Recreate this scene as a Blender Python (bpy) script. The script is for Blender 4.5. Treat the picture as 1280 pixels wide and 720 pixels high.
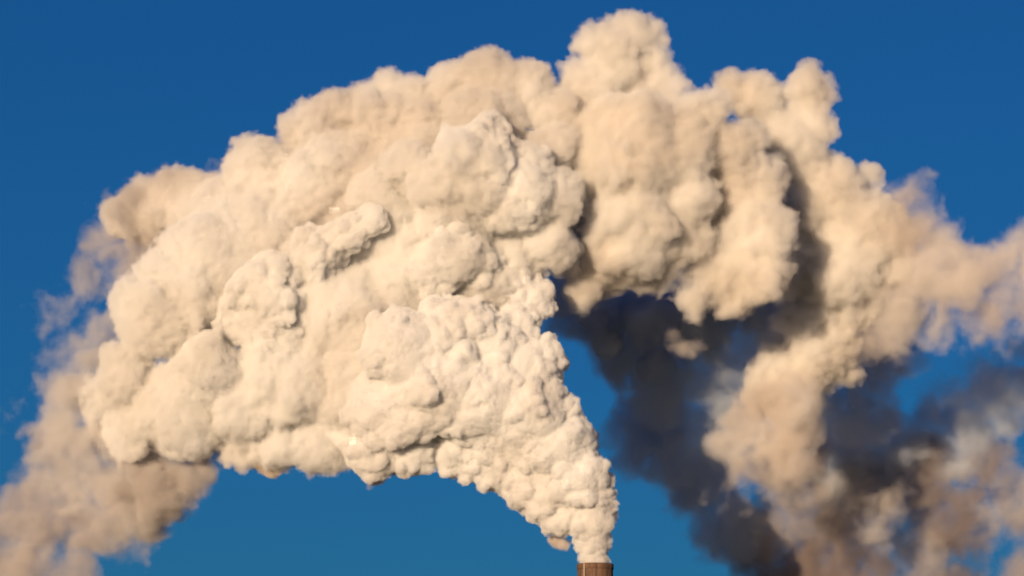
import bpy, math, time
import numpy as np
from mathutils import Vector, Euler, Matrix
T0 = time.time()
for o in list(bpy.data.objects): bpy.data.objects.remove(o)
SC = bpy.context.scene
COL = SC.collection
R = math.radians

# ------------------------------------------------------------------ camera
D = 1000.0                       # metres to the chimney along the view axis
W0, H0 = 1280.0, 720.0
S = 0.178                        # metres per picture unit at distance D
HALF = math.atan(W0 / 2 * S / D)
PITCH = R(8.4)
cam = bpy.data.objects.new('camera', bpy.data.cameras.new('camera'))
COL.objects.link(cam)
cam.data.sensor_width = 36.0
cam.data.lens = 18.0 / math.tan(HALF)
cam.data.clip_start = 1.0
cam.data.clip_end = 60000.0
CAMP = np.array([0.0, 0.0, 2.0])
cam.location = CAMP
cam.rotation_euler = (R(90) + PITCH, 0, 0)
SC.camera = cam
CX = np.array([1.0, 0, 0])
CY = np.array([0, -math.sin(PITCH), math.cos(PITCH)])
CZ = np.array([0, math.cos(PITCH), math.sin(PITCH)])      # forward

def at(u, v, w=0.0):
    """photo-plane coordinates (u right, v down) and depth w behind the chimney, all in picture units -> world"""
    d = D + w * S
    return CAMP + CZ * d + CX * ((u - W0 / 2) * S * d / D) + CY * ((H0 / 2 - v) * S * d / D)

# ------------------------------------------------------------------ sky, sun
SUN_EL, SUN_AZ = 7.0, 21.0      # elevation; azimuth to the left of straight behind the camera
wd = bpy.data.worlds.new('World'); SC.world = wd; wd.use_nodes = True
nt = wd.node_tree; nt.nodes.clear()
sky = nt.nodes.new('ShaderNodeTexSky'); sky.sky_type = 'NISHITA'; sky.sun_disc = False
sky.sun_elevation = R(SUN_EL)
sky.altitude = 300; sky.air_density = 1.0; sky.dust_density = 0.0; sky.ozone_density = 4.0
tint = nt.nodes.new('ShaderNodeMix'); tint.data_type = 'RGBA'; tint.blend_type = 'MULTIPLY'
tint.inputs[0].default_value = 1.0; tint.inputs[7].default_value = (0.14, 0.54, 0.93, 1)
bg = nt.nodes.new('ShaderNodeBackground'); bg.inputs[1].default_value = 0.05
wo = nt.nodes.new('ShaderNodeOutputWorld')
nt.links.new(sky.outputs[0], tint.inputs[6]); nt.links.new(tint.outputs[2], bg.inputs[0]); nt.links.new(bg.outputs[0], wo.inputs[0])
# towards the sun (camera looks along +Y, so the sun is at -Y, shifted to -X)
sd = Vector((-math.sin(R(SUN_AZ)) * math.cos(R(SUN_EL)), -math.cos(R(SUN_AZ)) * math.cos(R(SUN_EL)), math.sin(R(SUN_EL))))
sky.sun_rotation = math.atan2(sd.x, sd.y)
sun = bpy.data.objects.new('sun', bpy.data.lights.new('sun', 'SUN')); COL.objects.link(sun)
sun.rotation_euler = sd.to_track_quat('Z', 'Y').to_euler()
sun.data.energy = 5.0; sun.data.angle = R(0.5); sun.data.color = (1.0, 0.74, 0.48)
SC.view_settings.view_transform = 'Standard'; SC.view_settings.look = 'None'
SC.view_settings.exposure = 0.45; SC.view_settings.gamma = 1.0
SC.render.engine = 'CYCLES'
cy = SC.cycles
cy.max_bounces = 12; cy.diffuse_bounces = 6; cy.volume_bounces = 6; cy.transparent_max_bounces = 16
cy.volume_step_rate = 3.0; cy.volume_max_steps = 512
cy.use_denoising = True

def tag(o, label=None, cat=None, kind=None, group=None):
    if label: o['label'] = label
    if cat: o['category'] = cat
    if kind: o['kind'] = kind
    if group: o['group'] = group
    return o
def new_mat(name):
    m = bpy.data.materials.new(name); m.use_nodes = True
    return m, m.node_tree, m.node_tree.nodes['Principled BSDF']

# ------------------------------------------------------------------ noise in numpy
_TR = np.random.default_rng(11)
TAB = _TR.random((64, 64, 64), dtype=np.float32).ravel() * 2 - 1
JIT = [_TR.random((32, 32, 32), dtype=np.float32).ravel() for _ in range(3)]
def vnoise(P, seed=0):
    """smooth value noise in -1..1 at points P (n,3)"""
    out = np.empty(len(P), np.float32); o3 = ((seed * 37) % 61, (seed * 17) % 59, (seed * 29) % 53)
    for a in range(0, len(P), 65536):
        p = P[a:a + 65536]; f = np.floor(p); t = (p - f).astype(np.float32); i = f.astype(np.int32)
        t = t * t * t * (t * (t * 6 - 15) + 10)
        X = [((i[:, 0] + o3[0] + d) & 63) << 12 for d in (0, 1)]
        Y = [((i[:, 1] + o3[1] + d) & 63) << 6 for d in (0, 1)]
        Z = [(i[:, 2] + o3[2] + d) & 63 for d in (0, 1)]
        def lx(yz):
            q0 = TAB.take(X[0] + yz); return q0 + t[:, 0] * (TAB.take(X[1] + yz) - q0)
        def ly(z):
            q0 = lx(Y[0] + z); return q0 + t[:, 1] * (lx(Y[1] + z) - q0)
        q0 = ly(Z[0]); out[a:a + 65536] = q0 + t[:, 2] * (ly(Z[1]) - q0)
    return out
def fbm(P, oct=3, seed=0):
    s, a, t = 0, 1.0, 0
    for k in range(oct):
        s = s + a * vnoise(P * (2.03 ** k) + 17.3 * k, seed + k); t += a; a *= .5
    return s / t
def domes(P, seed=0):
    """rounded bumps with sharp creases between them, 0..1"""
    out = np.empty(len(P), np.float32); o3 = ((seed * 13) % 31, (seed * 7) % 29, (seed * 11) % 23)
    for a in range(0, len(P), 65536):
        p = P[a:a + 65536].astype(np.float32); f = np.floor(p); i = f.astype(np.int32); t = p - f
        best = np.full(len(p), 9.0, np.float32)
        X = [((i[:, 0] + o3[0] + d) & 31) << 10 for d in (-1, 0, 1)]; Y = [((i[:, 1] + o3[1] + d) & 31) << 5 for d in (-1, 0, 1)]; Z = [(i[:, 2] + o3[2] + d) & 31 for d in (-1, 0, 1)]
        for dx in (-1, 0, 1):
            tx = dx - t[:, 0]
            for dy in (-1, 0, 1):
                ty = dy - t[:, 1]; XY = X[dx + 1] + Y[dy + 1]
                for dz in (-1, 0, 1):
                    k = XY + Z[dz + 1]
                    jx = JIT[0].take(k) + tx; jy = JIT[1].take(k) + ty; jz = JIT[2].take(k) + (dz - t[:, 2])
                    np.minimum(best, jx * jx + jy * jy + jz * jz, out=best)
        out[a:a + 65536] = np.sqrt(np.clip(1 - best / .8, 0, 1))
    return out

# ------------------------------------------------------------------ the plume, laid out as lobes: u, v, w, radius
# column rising from the chimney, crisp
RISING = [(744,700,0,20),(744,684,0,22),(742,668,0,25),(736,648,-2,32),(722,640,0,26),(738,625,2,32),(718,600,-6,46),(690,585,0,44),(690,555,-10,54),(725,560,12,24),(660,540,-4,58),
 (655,515,-20,62),(615,545,0,52),(600,500,-24,72),(650,470,-4,58),(700,520,14,26),(610,440,-14,52),(682,622,0,34),(702,645,0,28),(655,604,0,34),(622,585,0,34),(590,575,4,34),(635,425,8,40),(572,560,6,40),(545,480,-34,72),(505,440,-46,62),(555,420,-30,50),(585,410,-25,40),
 (490,510,-22,66),(520,560,0,42),(470,560,0,44),(440,545,6,34),(664,374,24,28),(648,368,20,24),(640,405,14,30),(655,395,16,22),(678,388,20,16),(640,350,20,26)]
# the broad body to the left and above, still crisp
BODY = [(265,412,20,28),(285,553,26,26),(440,480,20,75),(370,470,10,68),(332,372,-10,50),(395,325,0,38),(440,290,4,30),(255,455,-24,42),(240,480,-10,44),(430,390,16,76),(490,360,24,66),(568,318,-16,42),(540,335,0,44),(610,350,40,60),(400,555,16,40),(350,555,20,38),(312,565,24,26),(190,395,10,62),(230,360,24,70),(160,470,6,46),(150,500,16,36),(165,530,22,42),(230,515,14,64),(300,500,14,62),(270,320,40,76),(340,460,0,60),(595,212,-14,54),(560,235,0,48),(640,235,4,56),(690,250,10,34),(682,300,20,34),(645,320,34,44),(560,270,30,64),(375,215,30,32),(125,505,24,28),(494,300,26,46),(455,310,26,40),(520,215,22,44),(480,250,26,50),(350,300,24,44),(300,330,26,50)]
UPPER = [(330,290,62,70),(400,250,72,68),(265,265,82,56),(330,225,88,56),(395,165,102,46),(425,150,106,38),(480,160,102,56),(495,108,112,24),(520,120,108,34),(560,105,106,38),(610,112,106,54),(655,118,112,46),(690,150,118,50),(480,240,62,66),(420,215,76,60),(600,160,82,64),(520,180,82,62),(690,200,72,44),(190,270,90,50),(230,250,90,48),(150,275,95,30),(480,200,90,60),(300,270,80,60)]
CURL = [(330,372,-23,50),(300,395,-11,40),(352,345,-21,34),(395,325,-13,36),(435,292,-9,27),(460,280,-7,22),(415,305,-7,30),(345,408,-17,36),(385,300,-3,22),(568,318,-9,40),(592,335,-3,34),(552,345,-1,34),(600,205,-7,50),(640,235,5,50),(575,180,9,30),(615,172,9,28),(690,250,19,34),(672,215,19,30),(683,292,27,30),(255,452,-17,38),(250,480,-9,34)]
# lobes turning back, away from the camera: softer
BACK = [(705,322,70,28),(728,352,104,34),(790,115,140,36),(895,270,146,42),(788,46,130,32),(815,42,134,24),(772,78,128,38),(815,75,132,26),(745,105,124,38),(725,150,120,54),(755,60,125,34),(722,98,120,34),(850,118,128,26),(832,100,130,26),(785,190,100,84),(848,190,110,60),(790,280,104,84),(856,250,104,52),(740,250,120,60),(755,325,124,50),(820,320,120,48),(865,295,112,40),  # first two lobes added as occluders, to stop sun leaking onto SHADE
 (885,140,118,36),(915,190,128,48),(930,240,138,54),(945,290,133,54),(905,330,136,50),(870,372,118,26),(945,340,134,46),(920,375,138,30),(858,440,170,12),(873,380,118,20),
 (918,112,190,30),(950,128,194,42),(1015,118,196,34),(1024,158,196,30),(990,260,196,50),(975,325,200,48),(985,190,200,58),(1035,240,210,60),(1080,290,214,64),(1020,330,220,60),(1105,330,222,44),(1020,400,226,50),(1060,380,226,46),(985,450,230,38),(1085,215,215,24),(960,480,232,34),(1030,430,228,52),(1000,470,232,44),(1050,330,210,60)]
# loose smoke: mostly air. u,v,w,r, strength
LEFT = [(200,612,40,54,1.6),(252,590,42,36,1.4),(185,655,50,38,.9),(140,600,50,40,1.0),(160,270,95,44,0.64),(130,300,95,30,0.48),(150,320,90,36,0.56),(130,420,80,34,0.4),(115,460,80,32,0.48),(262,222,90,22,0.56),(225,240,90,34,0.48),(170,310,90,36,0.56),(110,350,100,36,0.24),(80,385,104,32,0.2),(140,330,100,34,0.28),(180,340,96,40,0.4),(60,410,104,22,0.16),(95,510,60,30,0.48),(80,550,60,40,0.48),(110,590,60,52,0.56),(60,610,70,50,0.4),(40,650,70,56,0.4),(110,660,64,52,0.44),(150,640,56,42,0.56),(170,690,60,30,0.4),(20,710,70,52,0.4),(90,730,70,50,0.4),(-30,680,80,60,0.36),(0,770,80,70,0.36),(5,510,100,24,0.1),(60,460,100,24,0.12),(90,450,100,30,0.16),(240,618,50,30,0.56),(200,650,50,26,0.48),(208,598,40,40,1.6),(185,568,36,38,1.6),(160,555,40,34,1.4),(225,622,40,28,1.3),(245,598,44,26,1.2),(120,500,40,32,1.2),(135,540,40,32,1.2),(275,578,44,20,1),(60,560,90,40,0.5),(75,500,90,34,0.3),(100,440,95,30,0.3)]
# far right, deep behind, in the shade of the rest: u,v,w,r,strength
SHADE = [(740,390,500,56,1.25),(800,390,500,66,1.25),(870,400,500,66,1.25),(760,430,520,52,1.25),(820,460,560,66,1.25),(890,470,560,66,0.5),(940,440,560,56,0.5),(825,520,640,58,1),(800,530,640,46,1),(812,575,660,44,0.9),(845,610,700,36,0.8),(890,540,640,66,0.5),(835,575,680,50,0.9),(700,390,460,30,0.9),(720,350,420,40,1.25),(900,340,460,56,1.25),(950,390,500,56,1.25),(870,600,720,56,0.9),(930,540,640,50,0.5),(1000,500,640,56,0.9),(1050,560,760,66,0.9),(1110,410,560,62,0.7),(1075,450,600,56,0.8),(1070,510,640,56,0.8),(1120,550,700,50,0.7),(910,650,760,58,0.9),(1200,545,760,58,0.8),(1250,500,740,56,0.8),(1300,480,740,50,0.8),(1160,520,740,42,0.7),(1150,500,700,34,0.4),(1190,490,720,34,0.4),(1230,465,720,34,0.4),(1280,440,720,34,0.4)]
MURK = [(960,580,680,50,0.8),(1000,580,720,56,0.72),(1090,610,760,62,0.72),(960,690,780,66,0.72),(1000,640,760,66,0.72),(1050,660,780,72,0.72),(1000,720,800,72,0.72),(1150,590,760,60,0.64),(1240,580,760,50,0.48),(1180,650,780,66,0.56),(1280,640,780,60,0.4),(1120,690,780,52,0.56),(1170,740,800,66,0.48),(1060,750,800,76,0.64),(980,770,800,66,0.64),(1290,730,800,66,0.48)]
# thin lit veils nearer than the shade
VEIL = [(955,510,290,36,0.9),(930,545,290,36,0.8),(965,550,290,40,0.9),(925,585,290,24,0.6),(1000,570,290,36,0.8),(1030,600,300,24,0.5),(980,605,300,30,0.4),(880,612,320,16,0.35),(935,625,320,22,0.4),(905,560,300,26,0.7),(1000,535,290,36,0.8),(990,500,280,40,0.9),(1140,255,300,28,0.7),(1170,285,300,32,0.6),(1120,285,300,48,0.8),(1150,340,310,58,0.7),(1200,360,310,52,0.6),(1245,340,310,50,0.6),(1280,310,310,44,0.6),(1320,330,310,60,0.6),(1180,320,310,46,0.6),(1225,385,320,44,0.5),(1300,380,320,50,0.4),(1260,380,310,40,0.35),(1120,390,320,50,0.6),(1100,430,340,46,0.5),(1160,400,340,40,0.4),(1205,430,330,24,0.2),(1250,430,330,24,0.15),(1110,640,440,34,0.39),(1125,600,440,26,0.23),(1085,670,440,30,0.33),(1250,640,440,40,0.26),(1300,620,440,46,0.26),(1160,690,440,32,0.23),(860,440,300,14,0.9),(877,430,300,10,0.8),(846,425,300,9,0.7),(905,425,300,8,0.6),(1200,580,440,30,0.1),(1230,620,440,34,0.16),(1040,640,440,26,0.2)]
SCRAPS = [(468,598,10,10,.8),(478,594,12,10,.7),(574,594,12,6,.6),(580,599,12,4,.5),(612,604,10,8,.6),(622,611,10,7,.6),(640,630,8,6,.6),(692,670,16,7,.8),(702,674,18,6,.8),(712,678,18,5,.6),(300,588,24,9,.7),(345,588,24,12,.7),(330,586,24,10,.7),(390,596,14,7,.5),(420,590,16,9,.6)]

WS = lambda w: w if w < 110 else 110 + (w - 110) * 1.9
BACK = [(a, b, WS(c), d) for a, b, c, d in BACK]

def spheres_world(L):
    c = np.array([at(*l[:3]) for l in L]); r = np.array([l[3] * S * (D + l[2] * S) / D for l in L])
    return c, r

ICO = {}
def ico(sub):
    if sub not in ICO:
        import bmesh
        bm = bmesh.new(); bmesh.ops.create_icosphere(bm, subdivisions=sub, radius=1.0)
        bm.verts.ensure_lookup_table()
        ICO[sub] = (np.array([v.co[:] for v in bm.verts], np.float32), np.array([[v.index for v in f.verts] for f in bm.faces], np.int32)); bm.free()
    return ICO[sub]

def mesh_from(V, F, name):
    me = bpy.data.meshes.new(name)
    me.vertices.add(len(V)); me.vertices.foreach_set('co', np.ascontiguousarray(V, np.float32).ravel())
    k = F.shape[1]
    me.loops.add(F.size); me.loops.foreach_set('vertex_index', np.ascontiguousarray(F, np.int32).ravel())
    me.polygons.add(len(F)); me.polygons.foreach_set('loop_start', np.arange(0, F.size, k, dtype=np.int32))
    me.update(calc_edges=True)
    return me

def children_spheres(c, r, rng, ratio=(.28, .5), per=26, sink=.75, jit=.12):
    """smaller lobes budding on the surface of bigger ones; those buried inside others are dropped"""
    out_c, out_r = [], []
    for ci, ri in zip(c, r):
        n = per
        d = rng.normal(size=(n, 3)); d /= np.linalg.norm(d, axis=1)[:, None]
        rr = ri * rng.uniform(ratio[0], ratio[1], n)
        pos = ci + d * (ri * (1 + rng.uniform(-jit, jit, n)) - rr * sink)[:, None]
        tip = pos + d * rr[:, None]
        dist = np.linalg.norm(tip[:, None, :] - c[None], axis=2) - r[None]
        keep = dist.min(axis=1) > -0.02 * ri
        out_c.append(pos[keep]); out_r.append(rr[keep])
    return np.concatenate(out_c), np.concatenate(out_r)

def remeshed(groups, voxel, name):
    V, F, n = [], [], 0
    for (c, r, sub) in groups:
        v, f = ico(sub)
        V.append((c[:, None, :] + v[None] * r[:, None, None]).reshape(-1, 3))
        F.append((f[None] + (np.arange(len(c)) * len(v))[:, None, None]).reshape(-1, 3) + n); n += len(c) * len(v)
    me = mesh_from(np.concatenate(V), np.concatenate(F), name)
    o = bpy.data.objects.new(name, me); COL.objects.link(o)
    m = o.modifiers.new('r', 'REMESH'); m.mode = 'VOXEL'; m.voxel_size = voxel; m.adaptivity = 0
    dg = bpy.context.evaluated_depsgraph_get()
    ev = o.evaluated_get(dg); me2 = bpy.data.meshes.new_from_object(ev, depsgraph=dg)
    bpy.data.objects.remove(o); bpy.data.meshes.remove(me)
    return me2

def coords(me):
    a = np.empty(len(me.vertices) * 3, np.float32); me.vertices.foreach_get('co', a); return a.reshape(-1, 3)
def normals(me):
    a = np.empty(len(me.vertices) * 3, np.float32); me.vertex_normals.foreach_get('vector', a); return a.reshape(-1, 3)
def smooth(me, V, it, k=.5):
    e = np.empty(len(me.edges) * 2, np.int32); me.edges.foreach_get('vertices', e); e = e.reshape(-1, 2)
    n = len(V); deg = np.bincount(e.ravel(), minlength=n).astype(np.float32)
    for _ in range(it):
        s = np.stack([np.bincount(e[:, 0], V[e[:, 1], a], n) + np.bincount(e[:, 1], V[e[:, 0], a], n) for a in range(3)], 1)
        V = V + k * (s / deg[:, None] - V)
    return V.astype(np.float32)

def displace(me, octs, seed, sm=2, calm=1):
    V = coords(me); V = smooth(me, V, sm)
    me.vertices.foreach_set('co', V.ravel()); me.update()
    calm_f = np.clip(.62 + 1.3 * fbm(V / (110 * S), 2, seed + 300), calm, 1.15) if calm < 1 else None
    for j, (cell, amp, warp) in enumerate(octs):
        N = normals(me)
        P = V / cell
        Wp = np.stack([vnoise(P * .7 + 31 * a, seed + 50 + a) for a in range(3)], 1) * warp
        d = domes(P + Wp, seed + j * 7)
        a = amp * np.clip(0.85 + .6 * vnoise(P * .3, seed + 90 + j), .3, 1.3)
        if calm_f is not None and j > 0: a = a * calm_f
        V = V + N * ((d - .55) * a)[:, None]
        me.vertices.foreach_set('co', V.astype(np.float32).ravel()); me.update()
    V = smooth(me, V, 1, .35)
    me.vertices.foreach_set('co', V.ravel())
    me.polygons.foreach_set('use_smooth', np.ones(len(me.polygons), bool)); me.update()
    return V

# ------------------------------------------------------------------ steam material for the dense billows
def steam_mat(name, col, sss):
    m, n, b = new_mat(name)
    b.inputs['Base Color'].default_value = (*col, 1); b.inputs['Roughness'].default_value = 1.0
    b.inputs['Specular IOR Level'].default_value = 0.0
    if sss > 0:
        b.inputs['Subsurface Weight'].default_value = 1.0; b.inputs['Subsurface Scale'].default_value = sss
        b.inputs['Subsurface Radius'].default_value = (1, 1, 1); b.inputs['Subsurface IOR'].default_value = 1.01
    return m
MS = steam_mat('steam', (.80, .78, .76), 0.0)
MSD = steam_mat('shaded_smoke_core', (.62, .68, .78), 0.0)  # blue-grey of shadow put into the core colour, matching the fog around it

plume = bpy.data.objects.new('steam_plume', None); plume.location = at(744, 705, 0); COL.objects.link(plume)
tag(plume, 'huge cream billowing steam plume pouring out of the chimney mouth and arching over the sky', 'plume')
def link(name, me, mat, parent=None):
    o = bpy.data.objects.new(name, me); COL.objects.link(o); me.materials.clear(); me.materials.append(mat)
    if parent is not None: o.parent = parent; o.matrix_parent_inverse = Matrix.Translation(-Vector(parent.location))
    return o

rng = np.random.default_rng(7)
OFF = Matrix.Translation(-Vector(plume.location))
def air_mat(name, sigma, cell, bite, col=(.995, .99, .985), dim=.035):
    """steam in the air: density from the volume grid, its thin edge eaten away by fine noise"""
    m = bpy.data.materials.new(name); m.use_nodes = True; t = m.node_tree; t.nodes.clear()
    pv = t.nodes.new('ShaderNodeVolumePrincipled'); pv.inputs['Color'].default_value = (*col, 1)
    pv.inputs['Density Attribute'].default_value = ''
    at_ = t.nodes.new('ShaderNodeAttribute'); at_.attribute_name = 'density'
    tc = t.nodes.new('ShaderNodeTexCoord')
    nz = t.nodes.new('ShaderNodeTexNoise'); nz.inputs['Scale'].default_value = 1 / (cell * S); nz.inputs['Detail'].default_value = 2.5
    mr = t.nodes.new('ShaderNodeMapRange'); mr.inputs[1].default_value = .35; mr.inputs[2].default_value = .65
    mr.inputs[3].default_value = 0; mr.inputs[4].default_value = bite
    sb = t.nodes.new('ShaderNodeMath'); sb.operation = 'SUBTRACT'
    mu = t.nodes.new('ShaderNodeMath'); mu.operation = 'MULTIPLY'; mu.inputs[1].default_value = sigma; mu.use_clamp = False
    mx = t.nodes.new('ShaderNodeMath'); mx.operation = 'MAXIMUM'; mx.inputs[1].default_value = 0
    ou = t.nodes.new('ShaderNodeOutputMaterial'); L = t.links.new
    n2 = t.nodes.new('ShaderNodeTexNoise'); n2.inputs['Scale'].default_value = 1 / (100 * S); n2.inputs['Detail'].default_value = 0
    rp = t.nodes.new('ShaderNodeValToRGB'); rp.color_ramp.elements[0].position = .38; rp.color_ramp.elements[1].position = .6
    rp.color_ramp.elements[0].color = (*[c - (1 - c) * .5 - dim * k for c, k in zip(col, (.8, 1, 1.15))], 1); rp.color_ramp.elements[1].color = (*col, 1)
    L(tc.outputs['Object'], n2.inputs['Vector']); L(n2.outputs[0], rp.inputs[0]); L(rp.outputs[0], pv.inputs['Color'])
    L(tc.outputs['Object'], nz.inputs['Vector']); L(nz.outputs[0], mr.inputs[0])
    L(at_.outputs['Fac'], sb.inputs[0]); L(mr.outputs[0], sb.inputs[1]); L(sb.outputs[0], mx.inputs[0]); L(mx.outputs[0], mu.inputs[0])
    L(mu.outputs[0], pv.inputs['Density']); L(pv.outputs[0], ou.inputs['Volume'])
    return m

def group_io(name):
    ng = bpy.data.node_groups.new(name, 'GeometryNodeTree')
    ng.interface.new_socket('Geometry', in_out='INPUT', socket_type='NodeSocketGeometry')
    ng.interface.new_socket('Geometry', in_out='OUTPUT', socket_type='NodeSocketGeometry')
    return ng, ng.nodes.new('NodeGroupInput'), ng.nodes.new('NodeGroupOutput')
def air_and_core(ng, vol, go, air, core, thr, adapt=0.0):
    """the volume itself plus the level of it where nothing can be seen through it any more, as a surface"""
    N, L = ng.nodes, ng.links.new
    s1 = N.new('GeometryNodeSetMaterial'); s1.inputs['Material'].default_value = air
    vm = N.new('GeometryNodeVolumeToMesh'); vm.resolution_mode = 'GRID'; vm.inputs['Threshold'].default_value = thr; vm.inputs['Adaptivity'].default_value = adapt
    ss = N.new('GeometryNodeSetShadeSmooth')
    s2 = N.new('GeometryNodeSetMaterial'); s2.inputs['Material'].default_value = core
    jn = N.new('GeometryNodeJoinGeometry')
    L(vol, s1.inputs[0]); L(vol, vm.inputs[0]); L(vm.outputs[0], ss.inputs[0]); L(ss.outputs[0], s2.inputs[0])
    L(s1.outputs[0], jn.inputs[0]); L(s2.outputs[0], jn.inputs[0]); L(jn.outputs[0], go.inputs[0])

def steam(L, voxel, octs, seed, name, shrink=.92, per=12, ratio=(.2, .5), sm=3, band=6, vvox=2, sigma=.5, warp=10, pre=4, cell=8, bite=.3, thr=.92, col=(.995, .99, .985), calm=1, buds=0):
    c, r = spheres_world(L); r = r * shrink
    c1, r1 = children_spheres(c, r, rng, per=per, ratio=ratio, sink=.7)
    lay = [(c, r, 4), (c1, r1, 3)]
    if buds:
        ca, ra = np.concatenate([c, c1]), np.concatenate([r, r1])
        c2, r2 = children_spheres(ca, ra, rng, per=buds, ratio=(.17, .36), sink=.25, jit=.05)
        ok = (r2 > 3.5 * S) & (r2 < 15 * S); lay.append((c2[ok], r2[ok], 2)); print('buds', ok.sum())
    me = remeshed(lay, voxel, name)
    V = coords(me)
    V = smooth(me, V, pre)
    for (sc, am) in ((90 * U, warp * U), (35 * U, warp * .5 * U), (14 * U, warp * .2 * U)):
        V = V + np.stack([fbm(V / sc + 13 * a, 2, seed + 200 + a) for a in range(3)], 1) * am
    me.vertices.foreach_set('co', V.astype(np.float32).ravel())
    V = displace(me, octs, seed, sm, calm)
    print(name, len(V), 't', round(time.time() - T0, 1))
    o = link(name, me, MS, plume)
    ng, gi, go = group_io(name)
    mv = ng.nodes.new('GeometryNodeMeshToVolume'); mv.resolution_mode = 'VOXEL_SIZE'
    mv.inputs['Density'].default_value = 1.0; mv.inputs['Voxel Size'].default_value = vvox * U; mv.inputs['Interior Band Width'].default_value = band * U
    ng.links.new(gi.outputs[0], mv.inputs['Mesh'])
    air_and_core(ng, mv.outputs[0], go, air_mat(name, sigma, cell, bite, col), MS, thr)
    o.modifiers.new('g', 'NODES').node_group = ng
    return o
U = S
steam(RISING, 1.1 * U, [(24 * U, 4 * U, .4), (12 * U, 3.6 * U, .3), (6 * U, 1.6 * U, .3)], 1, 'rising_column', band=8, vvox=1.1, sigma=5, warp=8, pre=2, sm=1, cell=5, bite=.2, buds=24, shrink=.88)
steam(BODY, 1.6 * U, [(64 * U, 15 * U, .7), (32 * U, 11 * U, .5), (15 * U, 5 * U, .5), (7.5 * U, 2.2 * U, .3)], 20, 'billowing_body', calm=.2, col=(.991, .981, .966), band=20, vvox=1.8, sigma=2.3, warp=16, pre=8, cell=8, bite=.2)
steam(CURL, 1.2 * U, [(30 * U, 8 * U, .6), (15 * U, 5 * U, .3), (7 * U, 2.4 * U, .3)], 60, 'curling_lobes', band=9, vvox=1.4, sigma=4.5, warp=12, pre=4, sm=2, cell=6, bite=.2, buds=14, calm=.25, col=(.996, .990, .980))
steam(UPPER, 1.8 * U, [(64 * U, 15 * U, .7), (32 * U, 11 * U, .6), (15 * U, 5.5 * U, .5), (8 * U, 2.6 * U, .4)], 30, 'upper_billows', calm=.2, band=22, vvox=2.2, sigma=1.9, warp=15, pre=9, cell=10, bite=.22, col=(.965, .946, .925))
steam(BACK, 2.2 * U, [(80 * U, 15 * U, .8), (36 * U, 11 * U, .7), (17 * U, 6 * U, .7), (9 * U, 3 * U, .5)], 40, 'trailing_billows', calm=.15, band=26, vvox=2.5, sigma=1.6, warp=15, pre=12, cell=14, bite=.25, col=(.982, .961, .933))

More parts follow.
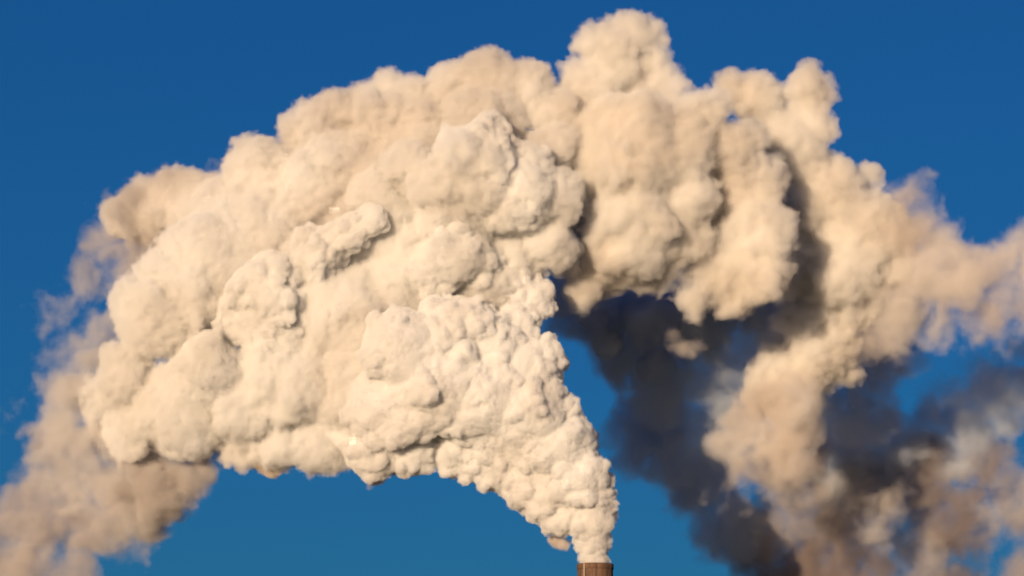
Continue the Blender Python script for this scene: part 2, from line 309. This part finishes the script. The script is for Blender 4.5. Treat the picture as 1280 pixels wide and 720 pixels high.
# ------------------------------------------------------------------ loose smoke as a real density grid
def fog(L, name, seed, vox, sigma, amp, width, parent, cell=12, bite=.1, core_min=2, core=None, cf=.5, col=(.85, .82, .80), wp=1.0):
    cs = np.array([at(*l[:3]) for l in L]); rs = np.array([l[3] for l in L])[:, None] * S + amp * 2 + width
    box = list(zip((cs - rs).min(0), (cs + rs).max(0)))
    (x0, x1), (y0, y1), (z0, z1) = box
    nx, ny, nz = [int(round((b - a) / vox)) for a, b in box]
    sdv = np.full((nx, ny, nz), 60 * U, np.float32); st = np.zeros((nx, ny, nz), np.float32)
    ax = [np.float32(a + vox * np.arange(n)) for (a, b), n in zip(box, (nx, ny, nz))]
    for l in L:
        c = at(*l[:3]); r = l[3] * S; m = r + width * 2.5 + amp * 3
        sl = [slice(max(0, int((ci - m - a) / vox)), max(0, min(n, int((ci + m - a) / vox) + 2))) for ci, (a, b), n in zip(c, box, (nx, ny, nz))]
        X = ax[0][sl[0]][:, None, None]; Y = ax[1][sl[1]][None, :, None]; Z = ax[2][sl[2]][None, None, :]
        d = np.sqrt((X - c[0]) ** 2 + (Y - c[1]) ** 2 + (Z - c[2]) ** 2) - r
        sub = sdv[sl[0], sl[1], sl[2]]; ss = st[sl[0], sl[1], sl[2]]
        k = 5 * U
        h = np.clip(.5 + .5 * (sub - d) / k, 0, 1)
        st[sl[0], sl[1], sl[2]] = ss + (l[4] - ss) * h
        sdv[sl[0], sl[1], sl[2]] = sub + (d - sub) * h - k * h * (1 - h)
    grid = st.copy(); grid[sdv > -(width + amp * 2.2)] = 0
    act = np.argwhere((sdv < width * .5 + amp * 2.2) & (sdv > -(width + amp * 2.2)))
    P = np.stack([ax[a][act[:, a]] for a in range(3)], 1)
    Wp = np.stack([vnoise(P / (34 * U) + 9 * a, seed + a) for a in range(3)], 1) * .9
    nz1 = domes(P / (42 * U) + Wp, seed + 5) * .55 + domes(P / (20 * U) + Wp, seed + 6) * .3 + domes(P / (10 * U) + Wp, seed + 7) * .15
    nz2 = fbm(P / (26 * U) + Wp, 3, seed + 11)
    Q = act + (np.stack([fbm(P / (80 * U) + 5 * a, 2, seed + 30 + a) for a in range(3)], 1) * 26 * U * wp + np.stack([fbm(P / (30 * U) + 5 * a, 3, seed + 40 + a) for a in range(3)], 1) * 18 * U * wp) / vox
    Q = [np.clip(np.rint(Q[:, a]).astype(int), 0, n - 1) for a, n in enumerate((nx, ny, nz))]
    s = sdv[Q[0], Q[1], Q[2]] - (nz1 - .55) * amp * 1.6 - nz2 * amp * .5
    den = np.clip(-s / width, 0, 1) ** 1.2 * st[Q[0], Q[1], Q[2]] * np.clip(.8 + nz2 * .9, .1, 2)
    grid[act[:, 0], act[:, 1], act[:, 2]] = den
    n = grid.size; print(name, grid.shape, n, len(act), 't', round(time.time() - T0, 1))
    strong = [l for l in L if l[4] >= core_min and l[1] < 545]
    if strong:
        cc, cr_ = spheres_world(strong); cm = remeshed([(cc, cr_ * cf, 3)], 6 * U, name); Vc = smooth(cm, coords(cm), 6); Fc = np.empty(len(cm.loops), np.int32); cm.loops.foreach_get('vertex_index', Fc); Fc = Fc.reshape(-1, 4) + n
    else:
        Vc = np.zeros((0, 3), np.float32); Fc = np.zeros((0, 4), np.int32)
    Va = np.zeros((n + len(Vc), 3), np.float32); Va[:n] = cs[0]; Va[n:] = Vc
    me = mesh_from(Va, Fc, name)
    at_ = me.attributes.new('density', 'FLOAT', 'POINT'); at_.data.foreach_set('value', np.concatenate([grid.ravel(), np.full(len(Vc), -1, np.float32)]))
    o = bpy.data.objects.new(name, me); COL.objects.link(o)
    ng, gi, go = group_io(name); N = ng.nodes; Lk = ng.links
    vc = N.new('GeometryNodeVolumeCube')
    vc.inputs['Min'].default_value = (x0, y0, z0); vc.inputs['Max'].default_value = (x0 + vox * (nx - 1), y0 + vox * (ny - 1), z0 + vox * (nz - 1))
    vc.inputs['Resolution X'].default_value = nx; vc.inputs['Resolution Y'].default_value = ny; vc.inputs['Resolution Z'].default_value = nz
    pos = N.new('GeometryNodeInputPosition')
    sub = N.new('ShaderNodeVectorMath'); sub.operation = 'SUBTRACT'; sub.inputs[1].default_value = (x0, y0, z0)
    sc_ = N.new('ShaderNodeVectorMath'); sc_.operation = 'SCALE'; sc_.inputs['Scale'].default_value = 1 / vox
    sep = N.new('ShaderNodeSeparateXYZ')
    Lk.new(pos.outputs[0], sub.inputs[0]); Lk.new(sub.outputs[0], sc_.inputs[0]); Lk.new(sc_.outputs[0], sep.inputs[0])
    def fi(sock, hi):
        f = N.new('FunctionNodeFloatToInt'); f.rounding_mode = 'ROUND'; Lk.new(sock, f.inputs[0]); return f.outputs[0]
    def im(op, a, b):
        m = N.new('FunctionNodeIntegerMath'); m.operation = op
        for k, q in enumerate((a, b)):
            if isinstance(q, int): m.inputs[k].default_value = q
            else: Lk.new(q, m.inputs[k])
        return m.outputs[0]
    ix, iy, iz = fi(sep.outputs[0], nx), fi(sep.outputs[1], ny), fi(sep.outputs[2], nz)
    idx = im('ADD', im('MULTIPLY', im('ADD', im('MULTIPLY', ix, ny), iy), nz), iz)
    na = N.new('GeometryNodeInputNamedAttribute'); na.data_type = 'FLOAT'; na.inputs['Name'].default_value = 'density'
    si = N.new('GeometryNodeSampleIndex'); si.data_type = 'FLOAT'; si.domain = 'POINT'; si.clamp = True
    Lk.new(gi.outputs[0], si.inputs['Geometry']); Lk.new(na.outputs[0], si.inputs['Value']); Lk.new(idx, si.inputs['Index'])
    Lk.new(si.outputs[0], vc.inputs['Density'])
    s1 = N.new('GeometryNodeSetMaterial'); s1.inputs['Material'].default_value = air_mat(name, sigma, cell, bite, col)
    sp = N.new('GeometryNodeSeparateGeometry'); cmp_ = N.new('FunctionNodeCompare'); cmp_.data_type = 'FLOAT'; cmp_.operation = 'LESS_THAN'; cmp_.inputs[1].default_value = -.5
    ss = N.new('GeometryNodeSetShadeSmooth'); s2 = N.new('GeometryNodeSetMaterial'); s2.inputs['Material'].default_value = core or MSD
    jn = N.new('GeometryNodeJoinGeometry')
    Lk.new(vc.outputs[0], s1.inputs[0]); Lk.new(gi.outputs[0], sp.inputs[0]); Lk.new(na.outputs[0], cmp_.inputs[0]); Lk.new(cmp_.outputs[0], sp.inputs['Selection'])
    Lk.new(sp.outputs[0], ss.inputs[0]); Lk.new(ss.outputs[0], s2.inputs[0]); Lk.new(s1.outputs[0], jn.inputs[0]); Lk.new(s2.outputs[0], jn.inputs[0]); Lk.new(jn.outputs[0], go.inputs[0])
    o.modifiers.new('g', 'NODES').node_group = ng
    o.parent = parent; o.matrix_parent_inverse = Matrix.Translation(-Vector(parent.location))
    return o
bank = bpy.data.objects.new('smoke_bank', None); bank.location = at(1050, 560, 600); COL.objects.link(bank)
tag(bank, 'smoke tinted slate and darkened brown for shade, thinning out low behind the bright cream plume', 'smoke')
fog(LEFT, 'ragged_edge', 70, 4 * U, .6, 16 * U, 22 * U, plume, core_min=1.2, core=MS)
fog(SHADE, 'shaded_smoke', 80, 5 * U, .34, 20 * U, 28 * U, bank, core_min=1.2, cf=.42, wp=1.0, col=(.85, .90, .97))  # slate blue of the shadow is tinted into this smoke's colour
fog(MURK, 'brown_murk', 85, 5 * U, .36, 20 * U, 28 * U, bank, wp=1.1, col=(.70, .65, .63))  # colour darkened to stand in for shade where the sun still gets through
fog(VEIL, 'lit_veil', 90, 4 * U, .42, 17 * U, 26 * U, bank, wp=1.0, col=(.94, .90, .865))
fog(SCRAPS, 'torn_wisps', 95, 2 * U, 2.0, 7 * U, 6 * U, plume, cell=4, wp=.6, col=(.95, .89, .83))

# ------------------------------------------------------------------ the chimney and the ground it stands on
base = at(744, 705, 0); top_z = base[2]; rad = 22.3 * S
chim = bpy.data.objects.new('chimney', None); chim.location = (base[0], base[1], 0); COL.objects.link(chim)
tag(chim, 'tall round rusty brown chimney stack under the steam plume', 'chimney')
def lathe(prof, seg, name, mat, parent):
    a = np.linspace(0, 2 * np.pi, seg, endpoint=False); n = len(prof)
    V = np.array([[r * math.cos(t), r * math.sin(t), z] for (r, z) in prof for t in a])
    F = np.array([[i * seg + k, i * seg + (k + 1) % seg, (i + 1) * seg + (k + 1) % seg, (i + 1) * seg + k] for i in range(n - 1) for k in range(seg)])
    me = mesh_from(V, F, name); me.polygons.foreach_set('use_smooth', np.ones(len(F), bool))
    o = bpy.data.objects.new(name, me); COL.objects.link(o); me.materials.append(mat); o.parent = parent
    return o
mb, n_, b_ = new_mat('rusty_concrete')
tc = n_.nodes.new('ShaderNodeTexCoord'); mp = n_.nodes.new('ShaderNodeMapping'); mp.inputs['Scale'].default_value = (1.1, 1.1, .12)
nz = n_.nodes.new('ShaderNodeTexNoise'); nz.inputs['Scale'].default_value = 1.2; nz.inputs['Detail'].default_value = 6
cr = n_.nodes.new('ShaderNodeValToRGB'); cr.color_ramp.elements[0].position = .35; cr.color_ramp.elements[1].position = .68
cr.color_ramp.elements[0].color = (.06, .032, .02, 1); cr.color_ramp.elements[1].color = (.15, .078, .042, 1)
n_.links.new(tc.outputs['Object'], mp.inputs[0]); n_.links.new(mp.outputs[0], nz.inputs['Vector']); n_.links.new(nz.outputs[0], cr.inputs[0]); n_.links.new(cr.outputs[0], b_.inputs['Base Color'])
b_.inputs['Roughness'].default_value = .85
H = top_z
lathe([(rad * 1.35, 0), (rad * 1.0, H - 1.3)], 96, 'shaft', mb, chim)
md_, n_, b_ = new_mat('sooty_rim'); b_.inputs['Base Color'].default_value = (.09, .05, .03, 1); b_.inputs['Roughness'].default_value = .8
lathe([(rad * 1.0, H - 1.31), (rad * 1.035, H - 1.25), (rad * 1.035, H - .12), (rad * 1.0, H), (rad * .86, H), (rad * .86, H - 9)], 96, 'rim', mb, chim)
ml, n_, b_ = new_mat('galvanised_ladder'); b_.inputs['Base Color'].default_value = (.55, .45, .38, 1); b_.inputs['Roughness'].default_value = .6
V, F = [], []
def bar(p, q, t):
    p, q = Vector(p), Vector(q); d = (q - p).normalized(); x = d.orthogonal().normalized() * t; y = d.cross(x).normalized() * t; k = len(V)
    for e in (p, q):
        for sx, sy in ((1, 1), (-1, 1), (-1, -1), (1, -1)): V.append(tuple(e + x * sx + y * sy))
    F.extend([[k + i, k + (i + 1) % 4, k + 4 + (i + 1) % 4, k + 4 + i] for i in range(4)] + [[k + 3, k + 2, k + 1, k], [k + 4, k + 5, k + 6, k + 7]])
la = R(-90 - 36)
for da in (-.04, .04):
    bar((rad * 1.38 * math.cos(la + da), rad * 1.38 * math.sin(la + da), .5), (rad * 1.09 * math.cos(la + da), rad * 1.09 * math.sin(la + da), H + .1), .04)
for i in range(int(H / .5)):
    z = .8 + i * .5; rr = rad * (1.38 - .29 * z / H)
    if z < H: bar((rr * math.cos(la - .05), rr * math.sin(la - .05), z), (rr * math.cos(la + .05), rr * math.sin(la + .05), z), .03)
me = mesh_from(np.array(V), np.array(F), 'ladder'); me.materials.append(ml)
lo = bpy.data.objects.new('ladder', me); COL.objects.link(lo); lo.parent = chim
mg, n_, b_ = new_mat('dry_ground'); nz = n_.nodes.new('ShaderNodeTexNoise'); nz.inputs['Scale'].default_value = .01; nz.inputs['Detail'].default_value = 8
cr = n_.nodes.new('ShaderNodeValToRGB'); cr.color_ramp.elements[0].color = (.04, .05, .02, 1); cr.color_ramp.elements[1].color = (.14, .12, .07, 1)
tc = n_.nodes.new('ShaderNodeTexCoord'); n_.links.new(tc.outputs['Object'], nz.inputs['Vector']); n_.links.new(nz.outputs[0], cr.inputs[0]); n_.links.new(cr.outputs[0], b_.inputs['Base Color'])
g = 20000.0
me = mesh_from(np.array([[-g, -g, 0], [g, -g, 0], [g, g, 0], [-g, g, 0]]), np.array([[0, 1, 2, 3]]), 'ground'); me.materials.append(mg)
go = bpy.data.objects.new('ground', me); COL.objects.link(go); tag(go, kind='structure')
print('script', time.time() - T0)
